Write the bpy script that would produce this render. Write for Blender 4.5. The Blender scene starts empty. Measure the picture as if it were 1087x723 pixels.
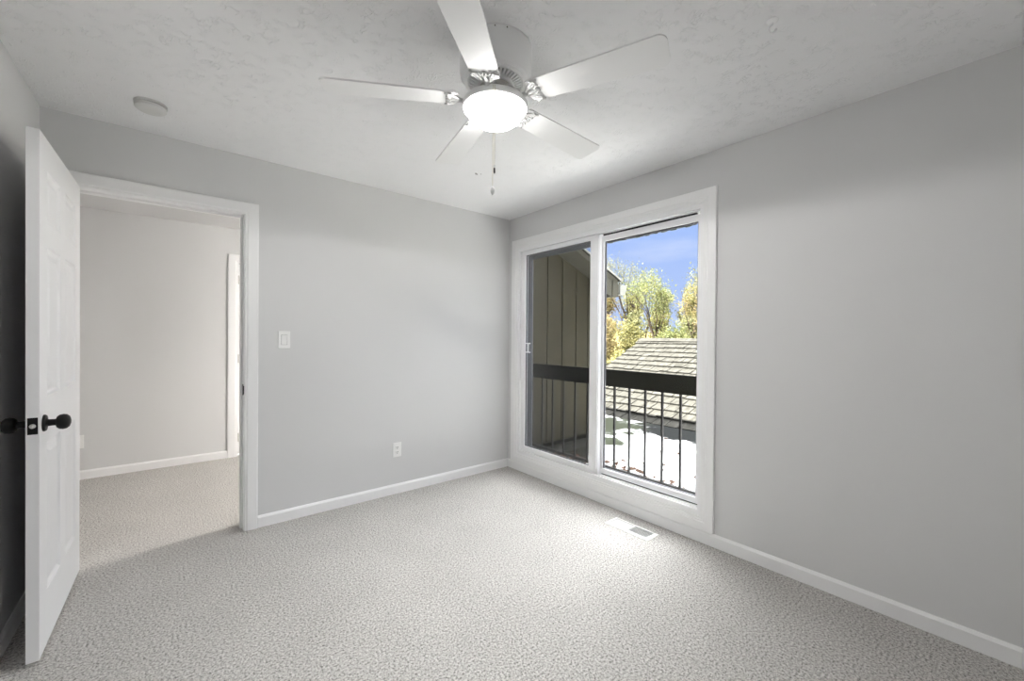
import bpy, bmesh, math, random
from mathutils import Vector, Matrix

S = bpy.context.scene
COL = S.collection

# ------------------------------------------------------------------ camera
cam_d = bpy.data.cameras.new('camera')
cam = bpy.data.objects.new('camera', cam_d)
COL.objects.link(cam)
S.camera = cam
cam_d.sensor_width = 36.0
cam_d.sensor_fit = 'HORIZONTAL'
cam_d.lens = 435.47 / 1087.0 * 36.0
cam_d.clip_start = 0.02
cam_d.clip_end = 500
_yaw, _pit, _rol = 0.8822, -0.0068, 0.0084
_fw = Vector((math.cos(_yaw) * math.cos(_pit), math.sin(_yaw) * math.cos(_pit), math.sin(_pit)))
_r = Vector((math.sin(_yaw), -math.cos(_yaw), 0))
_u = _r.cross(_fw)
_r2 = _r * math.cos(_rol) + _u * math.sin(_rol)
_u2 = -_r * math.sin(_rol) + _u * math.cos(_rol)
_m = Matrix((_r2, _u2, -_fw)).transposed().to_4x4()
_m.translation = Vector((-2.565, -3.168, 1.275))
cam.matrix_world = _m

# ------------------------------------------------------------------ view
S.view_settings.view_transform = 'Standard'
S.view_settings.look = 'None'
S.view_settings.gamma = 1.0
S.view_settings.use_curve_mapping = False
S.view_settings.exposure = 1.04

LAMP = 23.0          # radiance of the fan's glass bowl
BULB = 12.0          # bulb light thrown down through the bowl
HALL = 50.0          # radiance of the hall lamp
SKY_HIGH = 1.6       # sky overhead
SKY_FILL = 12.0      # bright sky patch added above the view to light the room
SUN = 30.0

# ------------------------------------------------------------------ sky
world = bpy.data.worlds.new('sky')
S.world = world
world.use_nodes = True
nt = world.node_tree
nt.nodes.clear()
wo = nt.nodes.new('ShaderNodeOutputWorld')
bg = nt.nodes.new('ShaderNodeBackground')
tc = nt.nodes.new('ShaderNodeTexCoord')
sx = nt.nodes.new('ShaderNodeSeparateXYZ')
cr = nt.nodes.new('ShaderNodeValToRGB')
nt.links.new(tc.outputs['Generated'], sx.inputs[0])
nt.links.new(sx.outputs['Z'], cr.inputs[0])
el = cr.color_ramp.elements
el[0].position = 0.0
el[0].color = (0.265, 0.325, 0.49, 1)
el[1].position = 0.30
el[1].color = (0.19, 0.275, 0.51, 1)
e = el.new(0.45)
e.color = (0.5, 0.6, 0.8, 1)
e = el.new(0.62)
e.color = (SKY_HIGH, SKY_HIGH, SKY_HIGH * 1.02, 1)
cn = nt.nodes.new('ShaderNodeTexNoise')
cn.inputs['Scale'].default_value = 5.0
cn.inputs['Detail'].default_value = 5.0
mp = nt.nodes.new('ShaderNodeMapping')
mp.inputs['Scale'].default_value = (1, 1, 5)
nt.links.new(tc.outputs['Generated'], mp.inputs[0])
nt.links.new(mp.outputs[0], cn.inputs['Vector'])
cr2 = nt.nodes.new('ShaderNodeValToRGB')
cr2.color_ramp.elements[0].position = 0.5
cr2.color_ramp.elements[1].position = 0.8
cr2.color_ramp.elements[1].color = (0.3, 0.3, 0.3, 1)
nt.links.new(cn.outputs[0], cr2.inputs[0])
mx = nt.nodes.new('ShaderNodeMix')
mx.data_type = 'RGBA'
nt.links.new(cr2.outputs[0], mx.inputs[0])
nt.links.new(cr.outputs[0], mx.inputs[6])
mx.inputs[7].default_value = (0.50, 0.51, 0.55, 1)


def wramp(sock, lo, hi):
    q = nt.nodes.new('ShaderNodeMapRange')
    q.interpolation_type = 'SMOOTHSTEP'
    q.inputs[1].default_value = lo
    q.inputs[2].default_value = hi
    nt.links.new(sock, q.inputs[0])
    return q.outputs[0]


wk = nt.nodes.new('ShaderNodeMath')
wk.operation = 'MULTIPLY'
nt.links.new(wramp(sx.outputs['X'], 0.0, 0.35), wk.inputs[0])
nt.links.new(wramp(sx.outputs['Y'], -0.75, 0.05), wk.inputs[1])
wm = nt.nodes.new('ShaderNodeMath')
wm.operation = 'MULTIPLY'
nt.links.new(wramp(sx.outputs['Z'], 0.34, 0.50), wm.inputs[0])
nt.links.new(wk.outputs[0], wm.inputs[1])
mx2 = nt.nodes.new('ShaderNodeMix')
mx2.data_type = 'RGBA'
nt.links.new(wm.outputs[0], mx2.inputs[0])
nt.links.new(mx.outputs[2], mx2.inputs[6])
mx2.inputs[7].default_value = (SKY_FILL, SKY_FILL, SKY_FILL * 1.0, 1)
nt.links.new(mx2.outputs[2], bg.inputs['Color'])
nt.links.new(bg.outputs[0], wo.inputs[0])

# ------------------------------------------------------------------ sun
sd = bpy.data.lights.new('sun', 'SUN')
sd.energy = SUN
sd.angle = math.radians(0.6)
sd.color = (1.0, 0.96, 0.88)
sun = bpy.data.objects.new('sun', sd)
COL.objects.link(sun)
sun.location = (-6, 4, 12)
sun.rotation_euler = Vector((-0.55, 0.25, 0.80)).to_track_quat('Z', 'Y').to_euler()


# ================================================================== helpers
def lin(c):
    return tuple((v / 12.92 if v <= 0.04045 else ((v + 0.055) / 1.055) ** 2.4) for v in c)


def mat(name, col, rough=0.5, spec=0.5, metal=0.0):
    m = bpy.data.materials.new(name)
    m.use_nodes = True
    b = m.node_tree.nodes['Principled BSDF']
    b.inputs['Base Color'].default_value = (*col, 1)
    b.inputs['Roughness'].default_value = rough
    b.inputs['Specular IOR Level'].default_value = spec
    b.inputs['Metallic'].default_value = metal
    return m


def nodes(m):
    return m.node_tree.nodes, m.node_tree.links, m.node_tree.nodes['Principled BSDF']


def add_bump(m, scale, strength, dist, detail=2.0, kind=None, vec=(1, 1, 1)):
    n, l, b = nodes(m)
    t = n.new('ShaderNodeTexCoord')
    p = n.new('ShaderNodeMapping')
    p.inputs['Scale'].default_value = vec
    x = n.new('ShaderNodeTexNoise')
    if kind:
        x.noise_type = kind
    x.inputs['Scale'].default_value = scale
    x.inputs['Detail'].default_value = detail
    k = n.new('ShaderNodeBump')
    k.inputs['Strength'].default_value = strength
    k.inputs['Distance'].default_value = dist
    l.new(t.outputs['Object'], p.inputs[0])
    l.new(p.outputs[0], x.inputs['Vector'])
    l.new(x.outputs[0], k.inputs['Height'])
    l.new(k.outputs[0], b.inputs['Normal'])
    return x


def vary(m, c1, c2, scale, lo=0.35, hi=0.65, detail=3.0, vec=(1, 1, 1), kind=None):
    n, l, b = nodes(m)
    t = n.new('ShaderNodeTexCoord')
    p = n.new('ShaderNodeMapping')
    p.inputs['Scale'].default_value = vec
    x = n.new('ShaderNodeTexNoise')
    if kind:
        x.noise_type = kind
    x.inputs['Scale'].default_value = scale
    x.inputs['Detail'].default_value = detail
    r = n.new('ShaderNodeValToRGB')
    r.color_ramp.elements[0].position = lo
    r.color_ramp.elements[0].color = (*c1, 1)
    r.color_ramp.elements[1].position = hi
    r.color_ramp.elements[1].color = (*c2, 1)
    l.new(t.outputs['Object'], p.inputs[0])
    l.new(p.outputs[0], x.inputs['Vector'])
    l.new(x.outputs[0], r.inputs[0])
    l.new(r.outputs[0], b.inputs['Base Color'])
    return r


def tag(o, label, cat=None, group=None, kind=None):
    if label:
        o['label'] = label
    if cat:
        o['category'] = cat
    if group:
        o['group'] = group
    if kind:
        o['kind'] = kind
    return o


def empty(name, loc=(0, 0, 0), rz=0.0):
    o = bpy.data.objects.new(name, None)
    COL.objects.link(o)
    o.location = loc
    o.rotation_euler = (0, 0, rz)
    o.empty_display_size = 0.1
    return o


def link(name, bm, m, parent=None, loc=(0, 0, 0), smooth=False):
    me = bpy.data.meshes.new(name)
    bmesh.ops.recalc_face_normals(bm, faces=bm.faces)
    bm.to_mesh(me)
    bm.free()
    if smooth:
        for p in me.polygons:
            p.use_smooth = True
    me.materials.append(m)
    o = bpy.data.objects.new(name, me)
    COL.objects.link(o)
    o.location = loc
    if parent:
        o.parent = parent
    return o


def smooth_angle(o, deg=35):
    me = o.data
    for p in me.polygons:
        p.use_smooth = True
    bm = bmesh.new()
    bm.from_mesh(me)
    lim = math.radians(deg)
    for ed in bm.edges:
        if len(ed.link_faces) == 2:
            ed.smooth = ed.calc_face_angle(0) < lim
    bm.to_mesh(me)
    bm.free()
    return o


def box(bm, a, b, bev=0.0, seg=2):
    lo = [min(a[i], b[i]) for i in range(3)]
    hi = [max(a[i], b[i]) for i in range(3)]
    r = bmesh.ops.create_cube(bm, size=1.0)
    vs = r['verts']
    for v in vs:
        v.co = Vector([lo[i] + (v.co[i] + 0.5) * (hi[i] - lo[i]) for i in range(3)])
    if bev > 0:
        es = list({e for v in vs for e in v.link_edges})
        bmesh.ops.bevel(bm, geom=es, offset=bev, segments=seg, affect='EDGES', profile=0.6)
    return bm


def obox(bm, c, ax, half):
    """oriented box: centre, three axes, half sizes"""
    vs = []
    for i in (-1, 1):
        for j in (-1, 1):
            for k in (-1, 1):
                vs.append(bm.verts.new(Vector(c) + ax[0] * half[0] * i + ax[1] * half[1] * j + ax[2] * half[2] * k))
    for f in ((0, 1, 3, 2), (4, 6, 7, 5), (0, 4, 5, 1), (2, 3, 7, 6), (0, 2, 6, 4), (1, 5, 7, 3)):
        bm.faces.new([vs[q] for q in f])


def prism(bm, pts, axis, a, b):
    """polygon pts (2d) extruded along axis index from a to b"""
    def mk(p, t):
        v = [0, 0, 0]
        o = [i for i in range(3) if i != axis]
        v[o[0]], v[o[1]] = p
        v[axis] = t
        return bm.verts.new(v)
    A = [mk(p, a) for p in pts]
    B = [mk(p, b) for p in pts]
    n = len(pts)
    bm.faces.new(A)
    bm.faces.new(B[::-1])
    for i in range(n):
        j = (i + 1) % n
        bm.faces.new((A[i], A[j], B[j], B[i]))


def lathe(bm, prof, n=48, c=(0, 0, 0), cap=True):
    rings = []
    for r, z in prof:
        if r < 1e-6:
            rings.append([bm.verts.new((c[0], c[1], c[2] + z))])
        else:
            rings.append([bm.verts.new((c[0] + r * math.cos(2 * math.pi * i / n), c[1] + r * math.sin(2 * math.pi * i / n), c[2] + z)) for i in range(n)])
    for A, B in zip(rings[:-1], rings[1:]):
        for i in range(n):
            j = (i + 1) % n
            if len(A) == 1 and len(B) == 1:
                continue
            if len(A) == 1:
                bm.faces.new((A[0], B[i], B[j]))
            elif len(B) == 1:
                bm.faces.new((A[i], A[j], B[0]))
            else:
                bm.faces.new((A[i], A[j], B[j], B[i]))
    if cap:
        for R in (rings[0], rings[-1]):
            if len(R) > 2:
                bm.faces.new(R)


def tube(bm, pts, rad, n=8, flat=1.0, cap=True):
    pts = [Vector(p) for p in pts]
    if not isinstance(rad, (list, tuple)):
        rad = [rad] * len(pts)
    rings = []
    prev = None
    for i, p in enumerate(pts):
        d = (pts[min(i + 1, len(pts) - 1)] - pts[max(i - 1, 0)])
        if d.length < 1e-9:
            d = Vector((0, 0, 1))
        d.normalize()
        if prev is None:
            up = Vector((0, 0, 1)) if abs(d.z) < 0.9 else Vector((1, 0, 0))
            a = d.cross(up).normalized()
        else:
            a = (prev - d * prev.dot(d))
            if a.length < 1e-6:
                a = d.orthogonal()
            a.normalize()
        prev = a
        b = d.cross(a)
        rings.append([bm.verts.new(p + a * rad[i] * math.cos(2 * math.pi * k / n) + b * rad[i] * flat * math.sin(2 * math.pi * k / n)) for k in range(n)])
    for A, B in zip(rings[:-1], rings[1:]):
        for i in range(n):
            j = (i + 1) % n
            bm.faces.new((A[i], A[j], B[j], B[i]))
    if cap:
        bm.faces.new(rings[0])
        bm.faces.new(rings[-1][::-1])


def ball(bm, c, r, sc=(1, 1, 1), sub=2):
    q = bmesh.ops.create_icosphere(bm, subdivisions=sub, radius=r)
    for v in q['verts']:
        v.co = Vector((v.co.x * sc[0], v.co.y * sc[1], v.co.z * sc[2])) + Vector(c)


def ring_yz(bm, o, i, x0, x1, bev=0.0):
    """rectangular frame in the yz plane, o / i = (y0, y1, z0, z1); mitred corners"""
    oc = [(o[0], o[2]), (o[1], o[2]), (o[1], o[3]), (o[0], o[3])]
    ic = [(i[0], i[2]), (i[1], i[2]), (i[1], i[3]), (i[0], i[3])]
    V = {}
    for nm, cs in (('o', oc), ('i', ic)):
        for xk, x in ((0, x0), (1, x1)):
            V[nm, xk] = [bm.verts.new((x, c[0], c[1])) for c in cs]
    sharp = []
    for k in range(4):
        j = (k + 1) % 4
        bm.faces.new((V['o', 0][k], V['o', 0][j], V['i', 0][j], V['i', 0][k]))
        bm.faces.new((V['o', 1][k], V['i', 1][k], V['i', 1][j], V['o', 1][j]))
        bm.faces.new((V['o', 0][k], V['o', 1][k], V['o', 1][j], V['o', 0][j]))
        bm.faces.new((V['i', 0][k], V['i', 0][j], V['i', 1][j], V['i', 1][k]))
    if bev > 0:
        es = []
        for nm in 'oi':
            for xk in (0, 1):
                for k in range(4):
                    ed = bm.edges.get((V[nm, xk][k], V[nm, xk][(k + 1) % 4]))
                    es.append(ed)
        bmesh.ops.bevel(bm, geom=es, offset=bev, segments=2, affect='EDGES', profile=0.6)


def NB():
    return bmesh.new()


# ================================================================== materials
M_wall = mat('wall_paint', (0.72, 0.72, 0.72), 0.75, 0.25)
add_bump(M_wall, 140, 0.05, 0.002)
M_trim = mat('white_trim_paint', (0.92, 0.92, 0.92), 0.38, 0.4)
M_vinyl = mat('white_vinyl', (0.93, 0.93, 0.94), 0.32, 0.45)
M_door = mat('white_door_paint', (0.86, 0.86, 0.865), 0.42, 0.4)
add_bump(M_door, 60, 0.04, 0.001, 3, vec=(6, 6, 0.6))
M_black = mat('matte_black_metal', (0.004, 0.004, 0.004), 0.5, 0.3)
M_steel = mat('brushed_steel', (0.62, 0.61, 0.58), 0.35, 0.5, 0.9)
M_plate = mat('white_plastic', (0.93, 0.93, 0.92), 0.35, 0.5)
M_dark = mat('dark_slot', (0.03, 0.03, 0.03), 0.7)
M_rubber = mat('black_rubber', (0.025, 0.025, 0.028), 0.6)
M_grey_frame = mat('grey_screen_frame', (0.125, 0.127, 0.14), 0.5)
M_fan = mat('white_fan_enamel', (0.94, 0.94, 0.94), 0.34, 0.45)
M_iron_white = mat('white_bracket_enamel', (0.62, 0.62, 0.615), 0.4, 0.4)
M_blade = mat('white_fan_blade', (0.87, 0.87, 0.865), 0.45, 0.4)
M_detector = mat('off_white_plastic', (0.72, 0.72, 0.70), 0.5)

# ceiling: stippled / brushed plaster
M_ceil = mat('textured_ceiling_paint', (0.90, 0.90, 0.905), 0.85, 0.15)
n, l, b = nodes(M_ceil)
t = n.new('ShaderNodeTexCoord')
w1 = n.new('ShaderNodeTexNoise')
w1.inputs['Scale'].default_value = 9
w1.inputs['Detail'].default_value = 2
vm = n.new('ShaderNodeVectorMath')
vm.operation = 'SCALE'
vm.inputs[3].default_value = 0.16
va = n.new('ShaderNodeVectorMath')
va.operation = 'ADD'
l.new(t.outputs['Object'], w1.inputs['Vector'])
l.new(w1.outputs['Color'], vm.inputs[0])
l.new(t.outputs['Object'], va.inputs[0])
l.new(vm.outputs[0], va.inputs[1])
v1 = n.new('ShaderNodeTexVoronoi')
v1.feature = 'DISTANCE_TO_EDGE'
v1.inputs['Scale'].default_value = 46
l.new(va.outputs[0], v1.inputs['Vector'])
r1 = n.new('ShaderNodeMapRange')
r1.inputs[1].default_value = 0.0
r1.inputs[2].default_value = 0.11
r1.inputs[3].default_value = 1.0
r1.inputs[4].default_value = 0.0
l.new(v1.outputs['Distance'], r1.inputs[0])
w2 = n.new('ShaderNodeTexNoise')
w2.inputs['Scale'].default_value = 22
w2.inputs['Detail'].default_value = 3
l.new(t.outputs['Object'], w2.inputs['Vector'])
r2_ = n.new('ShaderNodeMapRange')
r2_.inputs[1].default_value = 0.48
r2_.inputs[2].default_value = 0.62
l.new(w2.outputs[0], r2_.inputs[0])
mu = n.new('ShaderNodeMath')
mu.operation = 'MULTIPLY'
l.new(r1.outputs[0], mu.inputs[0])
l.new(r2_.outputs[0], mu.inputs[1])
bp = n.new('ShaderNodeBump')
bp.inputs['Strength'].default_value = 0.6
bp.inputs['Distance'].default_value = 0.005
l.new(mu.outputs[0], bp.inputs['Height'])
l.new(bp.outputs[0], b.inputs['Normal'])

# carpet
M_carpet = mat('speckled_beige_carpet', (0.5, 0.48, 0.45), 0.95, 0.05)
n, l, b = nodes(M_carpet)
t = n.new('ShaderNodeTexCoord')
c1 = n.new('ShaderNodeTexNoise')
c1.inputs['Scale'].default_value = 108
c1.inputs['Detail'].default_value = 5
c1.inputs['Roughness'].default_value = 0.85
l.new(t.outputs['Object'], c1.inputs['Vector'])
rp = n.new('ShaderNodeValToRGB')
rp.color_ramp.elements[0].position = 0.36
rp.color_ramp.elements[0].color = (0.03, 0.027, 0.023, 1)
rp.color_ramp.elements[1].position = 0.60
rp.color_ramp.elements[1].color = (0.72, 0.70, 0.675, 1)
ee = rp.color_ramp.elements.new(0.47)
ee.color = (0.43, 0.415, 0.395, 1)
l.new(c1.outputs[0], rp.inputs[0])
c2 = n.new('ShaderNodeTexNoise')
c2.inputs['Scale'].default_value = 3.2
c2.inputs['Detail'].default_value = 3
l.new(t.outputs['Object'], c2.inputs['Vector'])
rb = n.new('ShaderNodeMapRange')
rb.inputs[1].default_value = 0.35
rb.inputs[2].default_value = 0.65
rb.inputs[3].default_value = 0.97
rb.inputs[4].default_value = 1.03
l.new(c2.outputs[0], rb.inputs[0])
mm = n.new('ShaderNodeVectorMath')
mm.operation = 'SCALE'
l.new(rp.outputs[0], mm.inputs[0])
l.new(rb.outputs[0], mm.inputs[3])
l.new(mm.outputs[0], b.inputs['Base Color'])
c3 = n.new('ShaderNodeTexVoronoi')
c3.inputs['Scale'].default_value = 140
l.new(t.outputs['Object'], c3.inputs['Vector'])
ad = n.new('ShaderNodeMath')
ad.operation = 'ADD'
l.new(c1.outputs[0], ad.inputs[0])
l.new(c3.outputs['Distance'], ad.inputs[1])
bp = n.new('ShaderNodeBump')
bp.inputs['Strength'].default_value = 0.4
bp.inputs['Distance'].default_value = 0.004
l.new(ad.outputs[0], bp.inputs['Height'])
l.new(bp.outputs[0], b.inputs['Normal'])


def pane_material(name, gloss, clear=(0.97, 0.98, 0.98)):
    m = bpy.data.materials.new(name)
    m.use_nodes = True
    n = m.node_tree.nodes
    l = m.node_tree.links
    n.clear()
    o = n.new('ShaderNodeOutputMaterial')
    a = n.new('ShaderNodeBsdfTransparent')
    a.inputs[0].default_value = (*clear, 1)
    g = n.new('ShaderNodeBsdfGlossy')
    g.inputs['Roughness'].default_value = 0.02
    x = n.new('ShaderNodeMixShader')
    f = n.new('ShaderNodeFresnel')
    f.inputs[0].default_value = 1.3
    k = n.new('ShaderNodeMath')
    k.operation = 'MULTIPLY'
    k.inputs[1].default_value = gloss
    l.new(f.outputs[0], k.inputs[0])
    l.new(k.outputs[0], x.inputs[0])
    l.new(a.outputs[0], x.inputs[1])
    l.new(g.outputs[0], x.inputs[2])
    l.new(x.outputs[0], o.inputs[0])
    return m


M_glass = pane_material('window_glass', 0.5)
M_mesh = bpy.data.materials.new('insect_screen_mesh')
M_mesh.use_nodes = True
n = M_mesh.node_tree.nodes
l = M_mesh.node_tree.links
n.clear()
o_ = n.new('ShaderNodeOutputMaterial')
a_ = n.new('ShaderNodeBsdfTransparent')
d_ = n.new('ShaderNodeBsdfDiffuse')
d_.inputs[0].default_value = (0.004, 0.004, 0.004, 1)
x_ = n.new('ShaderNodeMixShader')
x_.inputs[0].default_value = 0.2
l.new(a_.outputs[0], x_.inputs[1])
l.new(d_.outputs[0], x_.inputs[2])
l.new(x_.outputs[0], o_.inputs[0])


def glow(name, col, strength):
    m = bpy.data.materials.new(name)
    m.use_nodes = True
    b = m.node_tree.nodes['Principled BSDF']
    b.inputs['Base Color'].default_value = (0.9, 0.9, 0.9, 1)
    b.inputs['Roughness'].default_value = 0.3
    b.inputs['Emission Color'].default_value = (*col, 1)
    b.inputs['Emission Strength'].default_value = strength
    return m


M_bowl = glow('lit_frosted_glass', (1.0, 0.985, 0.96), LAMP)
M_hall_bowl = glow('lit_hall_lamp_glass', (1.0, 0.965, 0.92), HALL)

# outside
M_siding = mat('olive_brown_siding', (0.075, 0.07, 0.05), 0.8, 0.2)
vary(M_siding, (0.030, 0.0265, 0.014), (0.047, 0.0415, 0.0245), 18, 0.3, 0.7, 4, (1, 1, 0.06))
M_fascia = mat('taupe_fascia_paint', (0.065, 0.062, 0.046), 0.7, 0.3)
M_fascia_light = mat('pale_metal_drip_edge', (0.26, 0.26, 0.23), 0.5, 0.4)
M_rail = mat('dark_olive_rail_paint', (0.008, 0.008, 0.005), 0.9, 0.1)
M_iron = mat('dark_iron', (0.009, 0.008, 0.007), 0.6, 0.3)
M_deck = mat('white_roof_membrane', (0.7, 0.7, 0.68), 0.9, 0.0)
n, l, b = nodes(M_deck)
t = n.new('ShaderNodeTexCoord')
dn = n.new('ShaderNodeTexNoise')
dn.inputs['Scale'].default_value = 3.0
dn.inputs['Detail'].default_value = 7
dn.inputs['Roughness'].default_value = 0.65
l.new(t.outputs['Object'], dn.inputs['Vector'])
cur = None
# dark patches: centre, radii, darkness colour
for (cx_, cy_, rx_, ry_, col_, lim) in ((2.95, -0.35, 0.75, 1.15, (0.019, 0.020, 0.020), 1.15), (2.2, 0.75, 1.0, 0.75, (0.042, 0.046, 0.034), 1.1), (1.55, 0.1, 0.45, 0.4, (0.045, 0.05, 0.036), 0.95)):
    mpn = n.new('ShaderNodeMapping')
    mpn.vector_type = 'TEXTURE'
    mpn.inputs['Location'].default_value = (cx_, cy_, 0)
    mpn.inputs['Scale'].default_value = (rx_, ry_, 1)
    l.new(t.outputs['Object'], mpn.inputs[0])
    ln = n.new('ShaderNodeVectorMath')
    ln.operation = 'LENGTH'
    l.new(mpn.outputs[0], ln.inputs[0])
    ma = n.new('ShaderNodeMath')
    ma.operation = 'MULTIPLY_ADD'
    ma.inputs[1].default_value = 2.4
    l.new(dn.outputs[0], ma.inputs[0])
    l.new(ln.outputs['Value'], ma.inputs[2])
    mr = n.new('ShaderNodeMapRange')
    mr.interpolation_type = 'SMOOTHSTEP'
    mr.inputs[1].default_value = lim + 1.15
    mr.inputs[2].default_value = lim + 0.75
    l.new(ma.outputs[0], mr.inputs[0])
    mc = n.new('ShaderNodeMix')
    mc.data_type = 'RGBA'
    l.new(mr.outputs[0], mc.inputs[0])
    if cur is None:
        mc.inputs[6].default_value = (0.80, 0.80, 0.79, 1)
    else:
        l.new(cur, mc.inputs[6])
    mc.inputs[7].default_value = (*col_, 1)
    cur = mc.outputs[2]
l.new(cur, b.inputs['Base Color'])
M_roof_shade = mat('grey_painted_shade', (0.022, 0.022, 0.019), 0.95, 0.0)  # dark colour stands in for shade beside the wing
M_shake = mat('weathered_wood_shake', (0.25, 0.24, 0.21), 0.95, 0.0)
vary(M_shake, (0.025, 0.0245, 0.0215), (0.062, 0.060, 0.054), 9, 0.3, 0.7, 5, (0.5, 3, 1))
M_soil = mat('leaf_littered_hillside', (0.25, 0.24, 0.08), 0.95, 0.05)
vary(M_soil, (0.06, 0.065, 0.02), (0.12, 0.09, 0.035), 1.5, 0.3, 0.7, 6)
M_bark = mat('grey_brown_bark', (0.05, 0.04, 0.03), 0.9, 0.1)
vary(M_bark, (0.025, 0.019, 0.015), (0.06, 0.047, 0.037), 9, 0.3, 0.7, 4)


def leaf_mat(name, c1, c2, c3):
    m = mat(name, c1, 0.6, 0.2)
    n, l, b = nodes(m)
    g = n.new('ShaderNodeTexCoord')
    x = n.new('ShaderNodeTexNoise')
    x.inputs['Scale'].default_value = 1.1
    x.inputs['Detail'].default_value = 6
    x.inputs['Roughness'].default_value = 0.75
    r = n.new('ShaderNodeValToRGB')
    r.color_ramp.elements[0].position = 0.34
    r.color_ramp.elements[0].color = (*c1, 1)
    r.color_ramp.elements[1].position = 0.66
    r.color_ramp.elements[1].color = (*c3, 1)
    q = r.color_ramp.elements.new(0.5)
    q.color = (*c2, 1)
    l.new(g.outputs['Object'], x.inputs['Vector'])
    l.new(x.outputs[0], r.inputs[0])
    l.new(r.outputs[0], b.inputs['Base Color'])
    tr = n.new('ShaderNodeBsdfTranslucent')
    l.new(r.outputs[0], tr.inputs[0])
    ms = n.new('ShaderNodeMixShader')
    ms.inputs[0].default_value = 0.4
    out = n['Material Output']
    l.new(b.outputs[0], ms.inputs[1])
    l.new(tr.outputs[0], ms.inputs[2])
    l.new(ms.outputs[0], out.inputs[0])
    return m


M_leaf_pale = leaf_mat('pale_green_yellow_leaves', (0.100, 0.115, 0.053), (0.149, 0.151, 0.074), (0.182, 0.175, 0.094))
M_leaf_yellow = leaf_mat('yellow_leaves', (0.112, 0.119, 0.048), (0.170, 0.161, 0.060), (0.196, 0.170, 0.080))
M_leaf_green = leaf_mat('lime_green_leaves', (0.084, 0.109, 0.045), (0.133, 0.147, 0.056), (0.179, 0.173, 0.069))
M_leaf_orange = leaf_mat('orange_yellow_leaves', (0.139, 0.128, 0.051), (0.185, 0.150, 0.066), (0.194, 0.133, 0.074))
M_fallen = mat('dry_orange_brown_leaf', (0.42, 0.17, 0.07), 0.7, 0.2)
vary(M_fallen, (0.045, 0.019, 0.009), (0.11, 0.058, 0.034), 30)

# ================================================================== the setting
XL, YR, HC = -3.10, -3.66, 2.44
HY0, HY1, HHC = 0.12, 2.0, 2.39            # hall
DX0, DX1, DZ = -2.998, -2.213, 2.066       # doorway opening
WY0, WY1, WZ0, WZ1 = -1.96, -0.12, 0.14, 2.15   # window opening

bm = NB()
box(bm, (-4.2, YR - 0.15, -0.2), (0.15, HY1 + 0.15, 0.0))
tag(link('floor', bm, M_carpet), 'speckled light beige carpet running from the bedroom into the hall', 'floor', kind='structure')
bm = NB()
box(bm, (XL - 0.12, YR - 0.15, HC), (0.15, HY0 - 0.02, HC + 0.12))
tag(link('ceiling', bm, M_ceil), 'white brush-textured bedroom ceiling', 'ceiling', kind='structure')
bm = NB()
box(bm, (-4.2, HY0 - 0.02, HHC), (0.15, HY1 + 0.15, HHC + 0.17))
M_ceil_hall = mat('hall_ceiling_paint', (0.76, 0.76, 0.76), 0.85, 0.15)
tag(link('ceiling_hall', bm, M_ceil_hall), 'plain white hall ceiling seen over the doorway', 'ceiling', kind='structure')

bm = NB()
box(bm, (XL - 0.12, YR, 0), (XL, 0, HC))
tag(link('wall_left', bm, M_wall), 'shadowed grey wall behind the open white door', 'wall', kind='structure')
bm = NB()
box(bm, (XL - 0.12, YR - 0.15, 0), (0.15, YR, HC))
tag(link('wall_rear', bm, M_wall), 'grey wall behind the camera', 'wall', kind='structure')
bm = NB()
box(bm, (-4.2, 0, 0), (DX0, HY0, HC))
box(bm, (DX1, 0, 0), (0.0, HY0, HC))
box(bm, (DX0, 0, DZ), (DX1, HY0, HC))
tag(link('wall_back', bm, M_wall), 'light grey wall with the doorway, light switch and outlet', 'wall', kind='structure')
bm = NB()
box(bm, (0, YR, 0), (0.15, WY0, HC))
box(bm, (0, WY1, 0), (0.15, HY1 + 0.15, HC))
box(bm, (0, WY0, 0), (0.15, WY1, WZ0))
box(bm, (0, WY0, WZ1), (0.15, WY1, HC))
tag(link('wall_right', bm, M_wall), 'light grey wall holding the tall sliding window', 'wall', kind='structure')
bm = NB()
box(bm, (-4.2, HY1, 0), (-2.06, HY1 + 0.15, HHC))
box(bm, (-1.29, HY1, 0), (0.0, HY1 + 0.15, HHC))
box(bm, (-2.06, HY1, 2.04), (-1.29, HY1 + 0.15, HHC))
tag(link('wall_far', bm, M_wall), 'grey hall wall seen through the open doorway', 'wall', kind='structure')
bm = NB()
box(bm, (-4.2, HY0, 0), (-4.08, HY1, HHC))
tag(link('wall_hall_left', bm, M_wall), 'grey wall closing the left end of the hall', 'wall', kind='structure')

BH, BT = 0.078, 0.013


def base_x(name, x0, x1, y, s, label, parent=None):
    """baseboard along x, standing on wall plane y, s = side it projects to"""
    bm = NB()
    prism(bm, [(y, 0), (y + s * BT, 0), (y + s * BT, BH - 0.014), (y + s * BT * 0.55, BH - 0.004), (y + s * BT * 0.35, BH), (y, BH)], 0, x0, x1)
    return tag(link(name, bm, M_trim), label, 'baseboard', kind='structure')


def base_y(name, y0, y1, x, s, label):
    bm = NB()
    prism(bm, [(x, 0), (x + s * BT, 0), (x + s * BT, BH - 0.014), (x + s * BT * 0.55, BH - 0.004), (x + s * BT * 0.35, BH), (x, BH)], 1, y0, y1)
    return tag(link(name, bm, M_trim), label, 'baseboard', kind='structure')


base_x('baseboard_back', -2.135, 0.0, 0.0, -1, 'white baseboard under the light switch and outlet')
base_y('baseboard_right', YR, -0.013, 0.0, -1, 'white baseboard under the sliding window')
base_y('baseboard_left', YR, -0.02, XL, 1, 'white baseboard in shade behind the open door')
base_x('baseboard_far', -4.08, -2.138, HY1, -1, 'white baseboard along the hall wall')


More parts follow.
